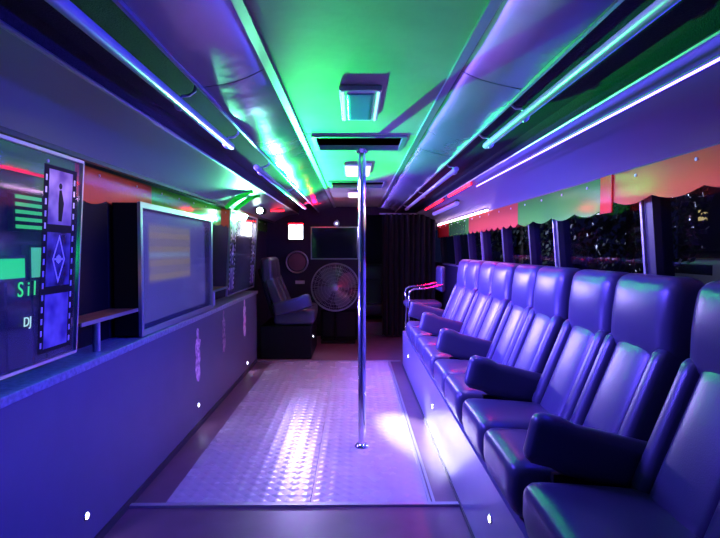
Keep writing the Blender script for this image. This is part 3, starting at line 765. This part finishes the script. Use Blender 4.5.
# chrome armchair at the far end of the platform
t = thing('tube_chair', 'chair with bent chrome tube arms past the end of the right seat row', 'chair', (.80, 6.42, 0))
obj('seat', rbox((.42, .42, .07), .03, 6, None, Matrix.Translation((0, 0, .66))), M['leather'], t)
obj('backrest', rbox((.06, .40, .30), .03, 6, None, Matrix.Translation((.22, 0, .96))), M['leather'], t)
for s in (-1, 1):
    obj('arm', tb([(-.17, s * .22, .62), (-.18, s * .22, .78), (-.165, s * .22, .825), (-.12, s * .22, .85), (.05, s * .22, .865), (.22, s * .22, .90)], .013, 10), M['chrome'], t)
for sx in (-1, 1):
    for s in (-1, 1): obj('leg', tb([(sx * .19, s * .19, 0), (sx * .17, s * .18, .64)], .013, 10), M['chrome'], t)

# ------------------------------------------------------------------ outside at night
GZ = -1.0
struct('ground', bx(1.6, 60, -15, 90, GZ - .1, GZ), mat('asphalt', (.02, .02, .025), .8))
M['wallnight'] = mat('night_wall', (.05, .05, .07), .8)
M['win_yellow'] = emit('window_yellow', (1, .75, .25), .7); M['win_cyan'] = emit('window_cyan', (.1, .7, .6), .5)
t = thing('building', 'dark building across the street with a few lit windows, far right', 'building', (23.5, 31, GZ))
obj('wall', bx(-2.5, 6, -4, 4, 0, 9), M['wallnight'], t, False)
for (y, z, mk) in ((-2.2, 3.9, 'win_yellow'), (-2.2, 4.9, 'win_yellow'), (-.8, 3.2, 'win_cyan'), (1.4, 4.4, 'win_yellow'), (-3.2, 2.7, 'win_cyan')):
    f = obj('window_frame', bx(-2.56, -2.5, y - .5, y + .5, z - .4, z + .4), M['wallnight'], t, False)
    obj('window_pane', bx(-2.58, -2.56, y - .42, y + .42, z - .32, z + .32), M[mk], f, False)
t = thing('street_lamp', 'street lamp with a white glowing head outside the windows', 'street lamp', (9.0, 15.7, GZ))
obj('lamp_post', tb([(0, 0, 0), (0, 0, 2.6)], .06, 10), M['post'], t)
obj('lamp_globe', rbox((.34, .34, .42), .15, 6, None, Matrix.Translation((0, 0, 2.72))), emit('globe', (.9, .95, 1), 2.5), t)
t = thing('van', 'pale parked van with a red tail lamp outside on the street', 'van', (16.4, 25.0, GZ))
obj('body', bx(-1.0, 1.0, -2.4, 2.4, .35, 1.9, bev=.15), mat('van_paint', (.5, .5, .55), .3), t)
obj('window_band', bx(-1.01, -.98, -1.9, 2.2, 1.2, 1.65), M['black'], t, False)
obj('tail_lamp', bx(-.9, -.6, -2.42, -2.39, 1.6, 1.9), M['led_red'], t, False)
for sy in (-1.5, 1.5):
    for sx in (-.9, .9): obj('wheel', disc(bmesh.new(), (sx, sy, .34), .34, .2, 'x', 20), M['black'], t)
M['leaf'] = mat('leaf', (.05, .08, .05), .5); M['bark'] = mat('bark', (.06, .04, .03), .8)
def tree(x, y, h, label):
    t = thing('tree', label, 'tree', (x, y, GZ), 0, 'trees outside')
    obj('trunk', tb([(0, 0, 0), (.05, 0, h * .5), (0, .05, h * .8)], [.14, .10, .05], 10), M['bark'], t)
    b = bmesh.new()
    for _ in range(1500):
        d = Vector((random.gauss(0, 1), random.gauss(0, 1), random.gauss(0, 1))).normalized() * random.random() ** .4
        c = Vector((d.x * 1.6, d.y * 1.6, h * .62 + d.z * h * .36)); a = Vector((random.gauss(0, 1), random.gauss(0, 1), random.gauss(0, 1))).normalized(); u = a.orthogonal().normalized(); w = a.cross(u)
        b.faces.new([b.verts.new(c + u * .10), b.verts.new(c + w * .05), b.verts.new(c - u * .10), b.verts.new(c - w * .05)])
    obj('foliage', b, M['leaf'], t, False)
tree(6.2, 12.2, 5.0, 'dark leafy tree outside the middle windows')
tree(5.0, 16.5, 5.5, 'dark leafy tree farther along outside the far windows')
lamp('street_glow', 'POINT', (8.6, 15.0, 2.2), None, (.7, .75, 1), 600, shadow_soft_size=.2)
